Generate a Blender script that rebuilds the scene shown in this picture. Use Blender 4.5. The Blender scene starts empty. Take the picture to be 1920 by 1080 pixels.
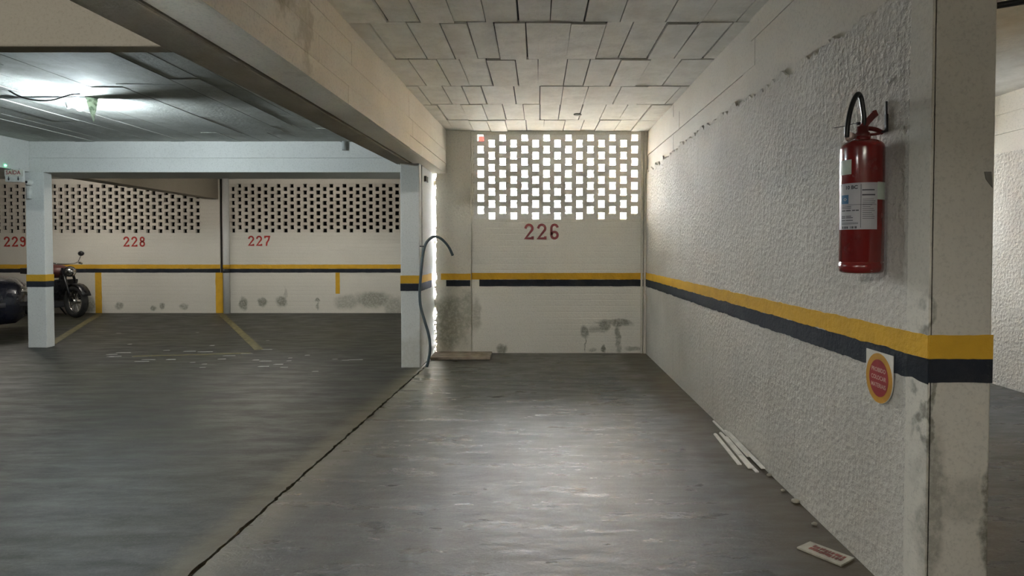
import bpy, math, random
from mathutils import Vector, noise as mnoise
R = math.radians
random.seed(7)
S = bpy.context.scene
COL = S.collection

# ------------------------------------------------------------------ camera
F, CX, CY, PITCH, CAM_H = 1150.0, 1008.0, 494.0, R(1.4), 1.2
cd = bpy.data.cameras.new('camera')
cam = bpy.data.objects.new('camera', cd); COL.objects.link(cam)
cd.sensor_width = 36.0
cd.lens = F / 1920 * 36.0
cd.shift_x = -(CX - 960) / 1920
cd.shift_y = -(540 - CY) / 1920
cd.clip_start = 0.05
cam.location = (0, 0, CAM_H)
cam.rotation_euler = (R(90) - PITCH, 0, 0)
S.camera = cam

# ------------------------------------------------------------------ world, light, exposure
w = bpy.data.worlds.new('overcast sky'); S.world = w
w.use_nodes = True
bg = w.node_tree.nodes['Background']
bg.inputs[0].default_value = (0.92, 0.965, 1.0, 1)
bg.inputs[1].default_value = 55.0
S.view_settings.view_transform = 'Standard'
S.view_settings.look = 'None'
S.view_settings.gamma = 1
S.view_settings.use_curve_mapping = False
S.view_settings.exposure = 1.62
LAMP_BULB = 1050.0      # emission of the bare bulb over the left bays
FILL_TUBE = 42.0  # emission of the unseen fill tube added behind the viewer
FILL_LANE = 270.0       # emission of the unseen fill tube added over the driveway
ADDED_FAR = 46.0  # emission of the unseen tubes added behind the crossbeam

def portal(loc, sx, sy, rot):
    l = bpy.data.lights.new('sky_portal', 'AREA'); l.shape = 'RECTANGLE'
    l.size = sx; l.size_y = sy; l.cycles.is_portal = True
    o = bpy.data.objects.new('sky_portal', l); COL.objects.link(o)
    o.location = loc; o.rotation_euler = rot
portal((0.22, 7.16, 2.0), 2.0, 1.1, (R(-90), 0, 0))
portal((2.62, 7.16, 2.1), .55, .8, (R(-90), 0, 0))

# ------------------------------------------------------------------ pixel measuring (1920x1080 photograph)
def ray(x, y):
    a = (x - CX) / F; b = -(y - CY) / F
    return Vector((a, b * math.sin(PITCH) + math.cos(PITCH), b * math.cos(PITCH) - math.sin(PITCH)))
def onz(x, y, z=0.0):
    d = ray(x, y); t = (z - CAM_H) / d.z
    return Vector((d.x * t, d.y * t, z))
def ony(x, y, Y):
    d = ray(x, y); t = Y / d.y
    return Vector((d.x * t, Y, CAM_H + d.z * t))
def onx(x, y, X):
    d = ray(x, y); t = X / d.x
    return Vector((X, d.y * t, CAM_H + d.z * t))

# ------------------------------------------------------------------ materials
class NT:
    def __init__(s, name):
        s.m = bpy.data.materials.new(name); s.m.use_nodes = True
        s.t = s.m.node_tree; s.b = s.t.nodes['Principled BSDF']
        s.pos = s.t.nodes.new('ShaderNodeNewGeometry').outputs['Position']
    def link(s, a, b): s.t.links.new(a, b)
    def put(s, sock, v):
        if isinstance(v, bpy.types.NodeSocket): s.link(v, sock)
        elif isinstance(v, (tuple, list)) and len(v) == 3 and len(sock.default_value) == 4: sock.default_value = (*v, 1)
        else: sock.default_value = v
    def math(s, op, a, b=0.0, c=0.0, clamp=False):
        n = s.t.nodes.new('ShaderNodeMath'); n.operation = op; n.use_clamp = clamp
        for i, v in enumerate((a, b, c)): s.put(n.inputs[i], v)
        return n.outputs[0]
    def vm(s, op, a, b=None):
        n = s.t.nodes.new('ShaderNodeVectorMath'); n.operation = op
        s.put(n.inputs[0], a)
        if b is not None: s.put(n.inputs[1], b)
        return n.outputs['Value'] if op in ('LENGTH', 'DISTANCE', 'DOT_PRODUCT') else n.outputs[0]
    def xyz(s, v=None):
        n = s.t.nodes.new('ShaderNodeSeparateXYZ'); s.put(n.inputs[0], s.pos if v is None else v)
        return n.outputs
    def noise(s, scale, detail=4, rough=0.55, vec=None, stretch=None, dist=0.0):
        v = s.pos if vec is None else vec
        if stretch: v = s.vm('MULTIPLY', v, stretch)
        n = s.t.nodes.new('ShaderNodeTexNoise'); s.put(n.inputs['Vector'], v)
        n.inputs['Scale'].default_value = scale; n.inputs['Detail'].default_value = detail
        n.inputs['Roughness'].default_value = rough; n.inputs['Distortion'].default_value = dist
        return n.outputs['Fac']
    def voro(s, scale, vec=None, feature='F1'):
        n = s.t.nodes.new('ShaderNodeTexVoronoi'); n.feature = feature
        s.put(n.inputs['Vector'], s.pos if vec is None else vec); n.inputs['Scale'].default_value = scale
        return n.outputs['Distance']
    def rng(s, v, a, b, c=0.0, d=1.0, smooth=True):
        n = s.t.nodes.new('ShaderNodeMapRange'); n.clamp = True
        if smooth: n.interpolation_type = 'SMOOTHSTEP'
        s.put(n.inputs[0], v)
        for i, x in enumerate((a, b, c, d)): n.inputs[i + 1].default_value = x
        return n.outputs[0]
    def mix(s, f, a, b):
        n = s.t.nodes.new('ShaderNodeMix'); n.data_type = 'RGBA'
        s.put(n.inputs[0], f); s.put(n.inputs[6], a); s.put(n.inputs[7], b)
        return n.outputs[2]
    def rand(s): return s.t.nodes.new('ShaderNodeObjectInfo').outputs['Random']
    def bump(s, h, strength, dist, normal=None):
        n = s.t.nodes.new('ShaderNodeBump'); s.put(n.inputs['Height'], h)
        n.inputs['Strength'].default_value = strength; n.inputs['Distance'].default_value = dist
        if normal is not None: s.link(normal, n.inputs['Normal'])
        return n.outputs[0]
    def blobs(s, items, wob=0.12, wscale=9.0):
        """worn or mouldy patches: items are (centre, radii, strength)"""
        nz = s.t.nodes.new('ShaderNodeTexNoise'); s.put(nz.inputs['Vector'], s.pos)
        nz.inputs['Scale'].default_value = wscale; nz.inputs['Detail'].default_value = 5
        off = s.vm('MULTIPLY', s.vm('SUBTRACT', nz.outputs['Color'], (.5, .5, .5)), (wob * 2,) * 3)
        p = s.vm('ADD', s.pos, off); out = None
        for c, r, k in items:
            d = s.vm('LENGTH', s.vm('DIVIDE', s.vm('SUBTRACT', p, tuple(c)), tuple(r)))
            f = s.rng(d, 1.0, 0.45, 0.0, k)
            out = f if out is None else s.math('MAXIMUM', out, f)
        return out
    def done(s, color, rough=0.8, normal=None, **kw):
        s.put(s.b.inputs['Base Color'], color); s.put(s.b.inputs['Roughness'], rough)
        if normal is not None: s.link(normal, s.b.inputs['Normal'])
        for k, v in kw.items(): s.put(s.b.inputs[k.replace('_', ' ')], v)
        return s.m

def plain(name, color, rough=0.5, metal=0.0, grime=0.12, bump=0.0, bscale=60.0, **kw):
    n = NT(name)
    f = n.noise(14, 5)
    c = n.mix(n.rng(f, .3, .75), tuple(color), tuple(v * (1 - grime * 2) for v in color))
    nb = n.bump(n.noise(bscale, 4), bump, .004) if bump else None
    return n.done(c, n.rng(f, .2, .8, max(rough - .08, .02), min(rough + .08, 1)), nb, Metallic=metal, **kw)

def glow(name, color, strength):
    n = NT(name); n.b.inputs['Emission Color'].default_value = (*color, 1)
    n.b.inputs['Emission Strength'].default_value = strength
    return n.done(tuple(color), .4)

def wall_paint(name, base, dirt, rough_scale=55, rough_str=.5, rough_dist=.006, var=.5, stains=None, stain_col=(.16, .16, .12), course=False, streak=False, wob=.12):
    n = NT(name)
    big = n.noise(1.3, 5, .6); fine = n.noise(75, 6, .8)
    c = n.mix(n.rng(big, .35, .75, 0, var), base, dirt)
    c = n.mix(n.rng(fine, .48, .68, 0, .55), c, tuple(v * .58 for v in base))
    if streak:
        st = n.noise(6, 4, .6, stretch=(3, 3, .25))
        c = n.mix(n.rng(st, .52, .75, 0, .45), c, dirt)
    if stains:
        m = n.blobs(stains, wob)
        sp = n.noise(30, 5, .7)
        c = n.mix(n.math('MULTIPLY', m, n.rng(sp, .3, .6, .45, 1.0)), c, stain_col)
    h = n.noise(rough_scale, 5, .62)
    nb = n.bump(h, rough_str, rough_dist)
    nb = n.bump(n.voro(rough_scale * .55), rough_str * .6, rough_dist * .8, nb)
    if course:
        b = n.t.nodes.new('ShaderNodeMath'); b.operation = 'FRACT'
        zz = n.math('DIVIDE', n.math('ADD', n.xyz()[2], n.math('MULTIPLY', n.noise(5, 2), .012)), .0687)
        n.link(zz, b.inputs[0])
        g = n.rng(n.math('ABSOLUTE', n.math('SUBTRACT', b.outputs[0], .5)), .36, .5, 1, 0)
        nb = n.bump(g, .35, .004, nb)
    return n.done(c, .85, nb)

M = {}
M['right_plaster'] = wall_paint('rough white plaster', (.60, .57, .51), (.42, .395, .34), 60, .95, .014, .65, streak=True)
M['smooth_plaster'] = wall_paint('smooth painted concrete', (.62, .59, .52), (.48, .45, .39), 70, .25, .003, .5,
    stains=[((1.26, 1.93, .38), (.05, .1, .34), .55), ((1.43, 1.93, .34), (.035, .2, .26), .9), ((1.33, 1.93, .40), (.14, .1, .10), .35), ((1.245, 1.93, .75), (.012, .1, .4), .8)], stain_col=(.12, .115, .09), wob=.05)
def back_stains():
    L = []
    for x, y, rx, rz, k in ((1096, 622, 10, 17, .85), (1132, 610, 14, 16, .8), (1165, 606, 28, 9, .85), (1158, 630, 6, 32, .75), (1145, 604, 36, 5, .6), (1120, 618, 26, 8, .5), (1097, 645, 1.6, 20, .8), (1160, 655, 7, 14, .6),
                            (1132, 654, 6, 9, 1), (940, 655, 14, 12, .8), (893, 590, 12, 40, .5), (1190, 655, 22, 6, .6), (1112, 656, 8, 5, .5)):
        p = ony(x, y, 7.01); L.append((p, (rx / 164, .5, rz / 164), k))
    return L
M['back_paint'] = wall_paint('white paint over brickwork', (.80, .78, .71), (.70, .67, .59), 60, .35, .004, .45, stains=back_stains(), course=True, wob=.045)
M['pilaster'] = wall_paint('grey rendered pilaster', (.68, .65, .57), (.56, .53, .46), 60, .4, .005, .5,
    stains=[((-1.0, 6.98, .35), (.30, .5, .42), .8), ((-.80, 6.98, .50), (.12, .5, .3), .7)], stain_col=(.24, .24, .19), wob=.15)
def far_stains():
    L = []
    for x, y, rx, rz, k in ((457, 570, 11, 16, .9), (492, 566, 12, 11, .9), (528, 565, 14, 13, .85), (596, 563, 6, 6, 1), (596, 575, 3, 10, .7),
                            (650, 566, 30, 18, .55), (700, 562, 45, 20, .75), (740, 575, 25, 25, .6), (224, 574, 10, 9, .8), (287, 578, 7, 7, .8),
                            (304, 574, 8, 7, .9), (345, 574, 12, 8, .7), (168, 572, 14, 24, .75), (535, 556, 4, 22, .4)):
        p = ony(x, y, 11.37); L.append((p, (rx / 100, .5, rz / 100), k))
    return L
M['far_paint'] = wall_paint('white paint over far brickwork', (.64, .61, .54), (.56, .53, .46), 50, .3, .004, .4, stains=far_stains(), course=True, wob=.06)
M['beam_paint'] = wall_paint('white painted beam', (.62, .62, .60), (.54, .54, .51), 40, .2, .003, .5)
M['joint_beam'] = wall_paint('bare painted beam concrete', (.74, .70, .62), (.55, .51, .43), 40, .35, .005, .6,
    stains=[((-1.1, 2.75, 2.40), (.3, .22, .20), .8), ((-1.1, 3.0, 2.25), (.3, .12, .25), .5)], stain_col=(.30, .26, .19), wob=.2)
M['beam_under'] = wall_paint('dark brown beam', (.34, .30, .24), (.20, .17, .13), 30, .5, .006, .7)  # darker brown tone over the whole left half beam
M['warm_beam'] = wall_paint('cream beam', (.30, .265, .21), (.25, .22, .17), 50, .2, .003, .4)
M['column_paint'] = wall_paint('white column paint', (.66, .67, .65), (.56, .57, .54), 50, .25, .003, .4,
    stains=[((-1.25, 6.2, .12), (.2, .6, .30), .45)], stain_col=(.36, .35, .28), wob=.2)

def ceiling_mat(name, base, dark):
    n = NT(name)
    r = n.rand(); f = n.noise(7, 6, .65); g = n.noise(40, 4, .7)
    c = n.mix(n.rng(f, .3, .75, 0, .7), base, dark)
    c = n.mix(n.math('MULTIPLY', r, .45), c, tuple(v * .72 for v in base))
    c = n.mix(n.rng(g, .55, .75, 0, .5), c, dark)
    nb = n.bump(n.noise(25, 6, .7), .7, .010)
    wet = n.noise(2.4, 6, .7, dist=.5)
    c = n.mix(n.rng(wet, .52, .68, 0, .45), c, dark)
    gr = n.noise(16, 5, .7, stretch=(3, .35, 1)); c = n.mix(n.rng(gr, .55, .75, 0, .4), c, dark)
    return n.done(c, .9, nb)
M['ceiling'] = ceiling_mat('limewashed formwork concrete', (.74, .72, .66), (.50, .48, .42))
M['ceiling_left'] = ceiling_mat('grey formwork concrete', (.56, .57, .54), (.36, .36, .32))
M['joint_dark'] = plain('dark joint', (.035, .03, .025), .95)
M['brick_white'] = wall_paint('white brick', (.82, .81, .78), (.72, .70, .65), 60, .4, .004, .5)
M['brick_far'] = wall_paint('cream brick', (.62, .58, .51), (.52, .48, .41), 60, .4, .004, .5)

def stripe(name, col, dark):
    n = NT(name)
    f = n.noise(8, 5, .6); g = n.noise(70, 4, .7)
    c = n.mix(n.rng(f, .35, .75, 0, .6), col, dark)
    c = n.mix(n.rng(g, .64, .8, 0, .3), c, (.4, .37, .3))
    nb = n.bump(n.noise(42, 5, .62), .6, .010)
    return n.done(c, .85, nb, Specular_IOR_Level=.15)
M['yellow'] = stripe('yellow safety paint', (.62, .36, .035), (.46, .27, .03))
M['black'] = stripe('black safety paint', (.022, .026, .034), (.045, .047, .05))
M['number_red'] = stripe('red stencil paint', (.42, .05, .04), (.30, .06, .05))
M['number_dim'] = stripe('faded red stencil paint', (.34, .09, .10), (.24, .13, .125))

def floor_mat(name, base, dark, pale, olive, right):
    n = NT(name)
    X, Y, Z = n.xyz()
    st = n.noise(3.2, 9, .68, stretch=(.75, 2.0, 1), dist=.5); big = n.noise(.8, 6, .6, dist=.4); fine = n.noise(110, 6, .85); mid = n.noise(17, 8, .78, stretch=(.8, 1.3, 1), dist=.8)
    c = n.mix(n.rng(st, .32, .68), base, dark)
    c = n.mix(n.rng(big, .40, .60, 0, .9), c, olive)
    c = n.mix(n.rng(n.noise(2.1, 8, .7, stretch=(.6, 1.5, 1), dist=.7), .52, .62, 0, .6), c, dark)
    c = n.mix(n.rng(mid, .50, .70, 0, .6), c, pale)
    c = n.mix(n.rng(fine, .50, .66, 0, .5), c, tuple(v * 2.2 for v in base))
    c = n.mix(n.rng(fine, .50, .36, 0, .6), c, tuple(v * .35 for v in base))
    # dusty border along the joint
    cx = n.math('ADD', n.math('MULTIPLY', Y, .0345), -1.353)
    d = n.math('ABSOLUTE', n.math('SUBTRACT', n.math('ADD', X, n.math('MULTIPLY', n.math('SUBTRACT', mid, .5), .16)), cx))
    c = n.mix(n.rng(d, .26 if right else .2, .05, 0, .6), c, (.15, .13, .085))
    if right:   # brown dirt gathered along the wall and in the deep end of the bay
        e = n.math('ADD', n.math('MULTIPLY', n.math('SUBTRACT', n.noise(2.2, 5), .5), .8), X)
        c = n.mix(n.math('MULTIPLY', n.rng(e, .72, 1.15, 0, .85), n.rng(X, 1.5, 1.25)), c, (.088, .066, .040))
        e2 = n.math('ADD', n.math('MULTIPLY', n.math('SUBTRACT', n.noise(1.8, 5), .5), 1.6), Y)
        c = n.mix(n.rng(e2, 5.4, 6.6, 0, .7), c, (.075, .066, .048))
    rr = n.rng(n.noise(5, 6, .65, stretch=(.5, 1.8, 1)), .3, .7, .23 if right else .36, .43 if right else .55)
    if right: rr = n.math('ADD', rr, n.math('MULTIPLY', n.rng(e, .8, 1.1, 0, .25), n.rng(X, 1.5, 1.25)))
    nb = n.bump(n.noise(13, 9, .75, stretch=(.8, 1.5, 1), dist=.8), .42 if right else .3, .009)
    nb = n.bump(fine, .3, .002, nb)
    return n.done(c, rr, nb, Specular_IOR_Level=.36 if right else .2)
M['floor_right'] = floor_mat('worn bay concrete', (.060, .061, .062), (.034, .034, .034), (.092, .092, .090), (.048, .047, .043), True)
M['floor_left'] = floor_mat('worn lane concrete', (.041, .041, .037), (.022, .022, .018), (.066, .065, .055), (.036, .036, .022), False)
M['floor_line'] = plain('faded yellow floor paint', (.16, .135, .05), .7, grime=.3)
M['paint_fleck'] = plain('white paint flecks', (.55, .55, .52), .7)
M['red_steel'] = plain('red enamelled steel', (.18, .011, .010), .22, grime=.08, Coat_Weight=.5, Coat_Roughness=.12)
M['dark_red'] = plain('dark red valve paint', (.13, .018, .016), .35)
M['rubber'] = plain('black rubber', (.018, .02, .02), .4)
M['iron'] = plain('black iron', (.02, .02, .02), .6)
M['brass'] = plain('pale nozzle', (.55, .42, .36), .4, .5)
M['paper'] = plain('silvery paper', (.40, .39, .41), .5, grime=.06)
M['paper_green'] = plain('pale green paper', (.46, .53, .46), .5)
M['ink'] = plain('dark ink', (.05, .05, .06), .6)
M['blue_ink'] = plain('blue ink', (.03, .12, .24), .5)
M['sign_white'] = plain('white sign face', (.66, .64, .58), .45)
M['sign_yellow'] = plain('yellow print', (.52, .26, .025), .45)
M['sign_red'] = plain('red print', (.30, .018, .022), .45)
M['sign_text'] = plain('pale lettering', (.60, .42, .36), .5)
M['old_red'] = plain('worn red print', (.24, .055, .035), .6, grime=.3)
M['old_white'] = plain('dirty white board', (.42, .385, .31), .7, grime=.2)
M['white_slat'] = plain('chalky white wood', (.72, .69, .63), .75, grime=.1, bump=.3)
M['hose'] = plain('blue grey hose', (.07, .10, .115), .5)
M['board'] = plain('weathered board', (.36, .30, .24), .85, grime=.2, bump=.4)
M['grey_pipe'] = plain('grey conduit', (.45, .46, .45), .5)
M['dark_cable'] = plain('dark cable', (.03, .03, .03), .5)
M['pale_plastic'] = plain('white plastic', (.70, .71, .68), .4)
M['dark_glass'] = plain('dark lens', (.015, .015, .02), .1)
M['led_green'] = glow('green indicator', (.1, 1, .4), 3.0)
M['bulb'] = glow('lit bulb', (.82, .95, 1.0), LAMP_BULB)
M['tube'] = glow('fill tube behind', (1.0, .93, .82), FILL_TUBE)
M['fill_tube_lane'] = glow('lane fill tube', (.98, .97, .92), FILL_LANE)
M['added_tube_far'] = glow('added tube far', (1.0, .93, .84), ADDED_FAR)
M['socket'] = plain('lamp socket', (.6, .62, .62), .4)
n_ = NT('cloudy glass shard')
M['shard'] = n_.done(n_.mix(n_.rng(n_.noise(30, 5), .4, .65), (.62, .70, .55), (.22, .27, .2)), .25, None, Transmission_Weight=.3, Alpha=1.0)
M['nail'] = plain('bright nail', (.9, .9, .88), .25)
M['car_paint'] = plain('dark blue car paint', (.012, .014, .026), .25, .3, Coat_Weight=.6)
M['car_trim'] = plain('car trim', (.08, .08, .09), .4)
M['tyre'] = plain('tyre rubber', (.014, .014, .014), .8)
M['chrome'] = plain('chrome', (.7, .7, .7), .15, 1.0)
M['bike_black'] = plain('black bike enamel', (.012, .012, .014), .3)
M['bike_red'] = plain('dark red bike panel', (.10, .03, .025), .4)
M['ochre'] = plain('pale ochre render', (.80, .50, .20), .9, Specular_IOR_Level=0.0)
M['outside_red'] = plain('red outdoor paint', (.30, .004, .003), .8, Specular_IOR_Level=0.0)
M['outside'] = plain('pale paving', (.5, .5, .48), .9)
M['void'] = plain('black shade lining', (.008, .007, .006), .95)  # near-black colour stands in for the darkness inside the far openings
M['lead'] = plain('patch', (.19, .18, .16), .95)

# ------------------------------------------------------------------ mesh collecting
class MB:
    def __init__(s): s.v = []; s.f = []; s.sm = []
    def add(s, vs, fs, smooth=False):
        o = len(s.v); s.v += [Vector(v) for v in vs]
        s.f += [tuple(i + o for i in f) for f in fs]; s.sm += [smooth] * len(fs)
        return s
    def hexa(s, p):   # 8 corners, bottom ring then top ring
        return s.add(p, [(3, 2, 1, 0), (4, 5, 6, 7), (0, 1, 5, 4), (1, 2, 6, 5), (2, 3, 7, 6), (3, 0, 4, 7)])
    def box(s, a, b):
        (x0, y0, z0), (x1, y1, z1) = a, b
        return s.hexa([(x0, y0, z0), (x1, y0, z0), (x1, y1, z0), (x0, y1, z0), (x0, y0, z1), (x1, y0, z1), (x1, y1, z1), (x0, y1, z1)])
    def bar(s, p, q, wd, th, up=(0, 0, 1)):   # rectangular bar from p to q
        p, q = Vector(p), Vector(q); d = (q - p).normalized(); up = Vector(up)
        sd = d.cross(up).normalized() * wd / 2; u = sd.cross(d).normalized() * th / 2
        return s.hexa([p - sd - u, p + sd - u, q + sd - u, q - sd - u, p - sd + u, p + sd + u, q + sd + u, q - sd + u])
    def prism(s, poly, ext):   # polygon of 3d points pushed along ext
        n = len(poly); e = Vector(ext); a = [Vector(p) for p in poly]
        return s.add(a + [p + e for p in a], [tuple(range(n))[::-1], tuple(range(n, 2 * n))] + [(i, (i + 1) % n, (i + 1) % n + n, i + n) for i in range(n)])
    def tube(s, pts, r, n=10, cap=True):
        pts = [Vector(p) for p in pts]; rs = r if isinstance(r, (list, tuple)) else [r] * len(pts)
        vs = []; fs = []; ref = None
        for i, p in enumerate(pts):
            d = (pts[min(i + 1, len(pts) - 1)] - pts[max(i - 1, 0)]).normalized()
            if ref is None: ref = d.orthogonal().normalized()
            u = (ref - d * ref.dot(d)).normalized(); ref = u; v = d.cross(u)
            vs += [p + (u * math.cos(2 * math.pi * k / n) + v * math.sin(2 * math.pi * k / n)) * rs[i] for k in range(n)]
        for i in range(len(pts) - 1):
            fs += [(i * n + k, i * n + (k + 1) % n, (i + 1) * n + (k + 1) % n, (i + 1) * n + k) for k in range(n)]
        s.add(vs, fs, True)
        if cap: o = len(s.v) - len(vs); s.f += [tuple(o + k for k in range(n))[::-1], tuple(o + (len(pts) - 1) * n + k for k in range(n))]; s.sm += [False, False]
        return s
    def lathe(s, prof, c, n=28, axis='z'):
        c = Vector(c); vs = []; fs = []
        for r, h in prof:
            for k in range(n):
                a = 2 * math.pi * k / n; p = (r * math.cos(a), r * math.sin(a), h)
                if axis == 'y': p = (p[0], p[2], p[1])
                if axis == 'x': p = (p[2], p[0], p[1])
                vs.append(c + Vector(p))
        for i in range(len(prof) - 1):
            fs += [(i * n + k, i * n + (k + 1) % n, (i + 1) * n + (k + 1) % n, (i + 1) * n + k) for k in range(n)]
        return s.add(vs, fs, True)
    def ball(s, c, r, n=14, m=8, sc=(1, 1, 1)):
        o = len(s.v)
        s.lathe([(max(math.sin(math.pi * i / m), .001) * r, -math.cos(math.pi * i / m) * r) for i in range(m + 1)], (0, 0, 0), n)
        for i in range(o, len(s.v)): s.v[i] = Vector((s.v[i].x * sc[0], s.v[i].y * sc[1], s.v[i].z * sc[2])) + Vector(c)
        return s
    def torus(s, c, axis, R_, r, n=28, m=10):
        ax = Vector(axis).normalized(); u = ax.orthogonal().normalized(); v = ax.cross(u); c = Vector(c)
        return s.tube([c + (u * math.cos(2 * math.pi * k / n) + v * math.sin(2 * math.pi * k / n)) * R_ for k in range(n + 1)], r, m, False)
    def xf(s, fn): s.v = [Vector(fn(p)) for p in s.v]; return s
    def build(s, name, mat, parent=None, origin=None, bevel=0.0):
        me = bpy.data.meshes.new(name)
        off = W.get(parent.name, Vector((0, 0, 0))) if parent else (Vector(origin) if origin is not None else Vector((0, 0, 0)))
        me.from_pydata([tuple(p - off) for p in s.v], [], s.f); me.update()
        me.polygons.foreach_set('use_smooth', s.sm)
        me.materials.append(M[mat] if isinstance(mat, str) else mat)
        o = bpy.data.objects.new(name, me); COL.objects.link(o)
        if parent: o.parent = parent
        else: o.location = off
        W[o.name] = off
        if bevel:
            b = o.modifiers.new('bevel', 'BEVEL'); b.width = bevel; b.segments = 2; b.limit_method = 'ANGLE'
        return o
W = {}
def tag(o, label=None, cat=None, group=None, kind=None):
    if label: o['label'] = label
    if cat: o['category'] = cat
    if group: o['group'] = group
    if kind: o['kind'] = kind
    return o
def thing(name, loc, label, cat, group=None):
    o = bpy.data.objects.new(name, None); COL.objects.link(o); o.location = loc; o.empty_display_size = .1
    W[o.name] = Vector(loc); return tag(o, label, cat, group)
def struct(o): o['kind'] = 'structure'; return o
def copy_piece(src, parent, loc):
    c = src.copy(); COL.objects.link(c); c.parent = parent
    c.location = Vector(loc) - W.get(parent.name, Vector((0, 0, 0))); return c
def smooth_path(pts, n=6):
    pts = [Vector(p) for p in pts]; out = []
    for i in range(len(pts) - 1):
        p0, p1, p2, p3 = pts[max(i - 1, 0)], pts[i], pts[i + 1], pts[min(i + 2, len(pts) - 1)]
        for k in range(n):
            t = k / n
            out.append(.5 * ((2 * p1) + (p2 - p0) * t + (2 * p0 - 5 * p1 + 4 * p2 - p3) * t * t + (3 * p1 - p0 - 3 * p2 + p3) * t ** 3))
    return out + [pts[-1]]
def jag(t, amp, seed, sc=1.0):
    return amp * (mnoise.noise(Vector((t * 6 * sc, seed, 0))) + .6 * mnoise.noise(Vector((t * 19 * sc, seed + 5, 0))) + .4 * mnoise.noise(Vector((t * 53 * sc, seed + 9, 0))))
def stripe_mesh(p0, p1, z0, z1, out, wob=.004, th=.004, step=.03, seed=1.0, slope=0.0):
    """a band of paint along a wall, hand-cut wavy edges, th thick along out"""
    p0, p1, out = Vector(p0), Vector(p1), Vector(out); L = (p1 - p0).length; n = max(int(L / step), 1); mb = MB()
    vs = []
    for i in range(n + 1):
        t = i / n; b = p0.lerp(p1, t); dz = slope * t
        a = z0 + dz + jag(L * t, wob, seed); c = z1 + dz + jag(L * t, wob, seed + 40)
        for z in (a, c):
            vs.append(Vector((b.x, b.y, z))); vs.append(Vector((b.x, b.y, z)) + out * th)
    fs = []
    for i in range(n):
        o = i * 4; q = o + 4
        fs += [(o + 1, q + 1, q + 3, o + 3), (o, o + 1, q + 1, q)[::-1], (o + 2, o + 3, q + 3, q + 2)]
    fs += [(0, 1, 3, 2), (n * 4, n * 4 + 2, n * 4 + 3, n * 4 + 1)]
    return mb.add(vs, fs)
def vstripe(x0, x1, z0, z1, y, parent, mat='yellow', seed=3.0):
    mb = MB(); n = 18; vs = []
    for i in range(n + 1):
        z = z0 + (z1 - z0) * i / n
        for x in (x0 + jag(z, .006, seed), x1 + jag(z, .006, seed + 20)):
            vs += [(x, y, z), (x, y - .004, z)]
    fs = []
    for i in range(n):
        o = i * 4; q = o + 4
        fs += [(o + 1, o + 3, q + 3, q + 1), (o, o + 1, q + 1, q), (o + 3, o + 2, q + 2, q + 3)]
    mb.add(vs, fs); return mb.build('yellow_stripe', mat, parent)

# ------------------------------------------------------------------ lettering
def arc(cx, cy, rx, ry, a0, a1, n=14):
    return [(cx + rx * math.cos(R(a0 + (a1 - a0) * i / n)), cy + ry * math.sin(R(a0 + (a1 - a0) * i / n))) for i in range(n + 1)]
DIG = {
 '2': [[(.03, .70)] + arc(.27, .71, .22, .23, 170, -25) + [(.05, .07), (.50, .07), (.50, .20)]],
 '6': [arc(.27, .72, .20, .22, 10, 180) + [(.07, .3)] + arc(.27, .28, .20, .21, 180, 540)],
 '7': [[(.06, .76), (.06, .93), (.50, .93), (.42, .6), (.24, .32), (.20, .0)]],
 '8': [arc(.27, .73, .17, .20, 0, 360, 20), arc(.27, .28, .20, .22, 0, 360, 20)],
 '9': [arc(.27, .28, .20, .21, 190, 360) + [(.47, .7)] + arc(.27, .72, .20, .21, 0, 360)],
}
def ribbon(pts, wd):
    """flat stroke polygon strip in the plane: list of quads (2d)"""
    P = [Vector((a, b)) for a, b in pts]; l = []; r = []
    for i, p in enumerate(P):
        a = P[max(i - 1, 0)]; b = P[min(i + 1, len(P) - 1)]
        d1 = (p - a).normalized() if (p - a).length > 1e-6 else (b - p).normalized()
        d2 = (b - p).normalized() if (b - p).length > 1e-6 else d1
        nrm = Vector((-(d1.y + d2.y), d1.x + d2.x))
        nrm = nrm.normalized() if nrm.length > 1e-4 else Vector((-d1.y, d1.x))
        k = min(1 / max(nrm.dot(Vector((-d1.y, d1.x))), .5), 1.6)
        l.append(p + nrm * wd / 2 * k); r.append(p - nrm * wd / 2 * k)
    return l, r
def digits(txt, at, hgt, pitch, parent, mat, label):
    mb = MB()
    for i, ch in enumerate(txt):
        for st in DIG[ch]:
            l, r = ribbon(st, .155)
            f = lambda q, d: Vector((at[0] + i * pitch + q.x * hgt, at[1] - d, at[2] + q.y * hgt))
            vs = []
            for a, b in zip(l, r): vs += [f(a, 0), f(b, 0), f(a, .003), f(b, .003)]
            fs = []
            for k in range(len(l) - 1):
                o = k * 4; q = o + 4
                fs += [(o + 2, q + 2, q + 3, o + 3), (o, q, q + 2, o + 2), (o + 1, o + 3, q + 3, q + 1)]
            mb.add(vs, fs)
    o = mb.build('painted_number', mat, parent); o['label'] = label; return o
def text_mesh(txt, size, bold=0.0, align='CENTER'):
    cu = bpy.data.curves.new('t', 'FONT'); cu.body = txt; cu.size = size; cu.align_x = align; cu.align_y = 'CENTER'
    cu.offset = bold; cu.resolution_u = 3
    o = bpy.data.objects.new('t', cu); COL.objects.link(o)
    dg = bpy.context.evaluated_depsgraph_get(); me = bpy.data.meshes.new_from_object(o.evaluated_get(dg))
    vs = [v.co.copy() for v in me.vertices]; fs = [tuple(p.vertices) for p in me.polygons]
    bpy.data.objects.remove(o); bpy.data.curves.remove(cu); bpy.data.meshes.remove(me)
    return vs, fs

# ================================================================== SETTING
CEIL, CEIL_L, BEAM_Z = 2.54, 2.485, 2.05
XR, YB, YF = 1.236, 7.012, 11.373
XE, Y0 = 4.04, -6.0
jx = lambda Y: -1.353 + .0345 * Y                       # expansion joint in the floor

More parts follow.
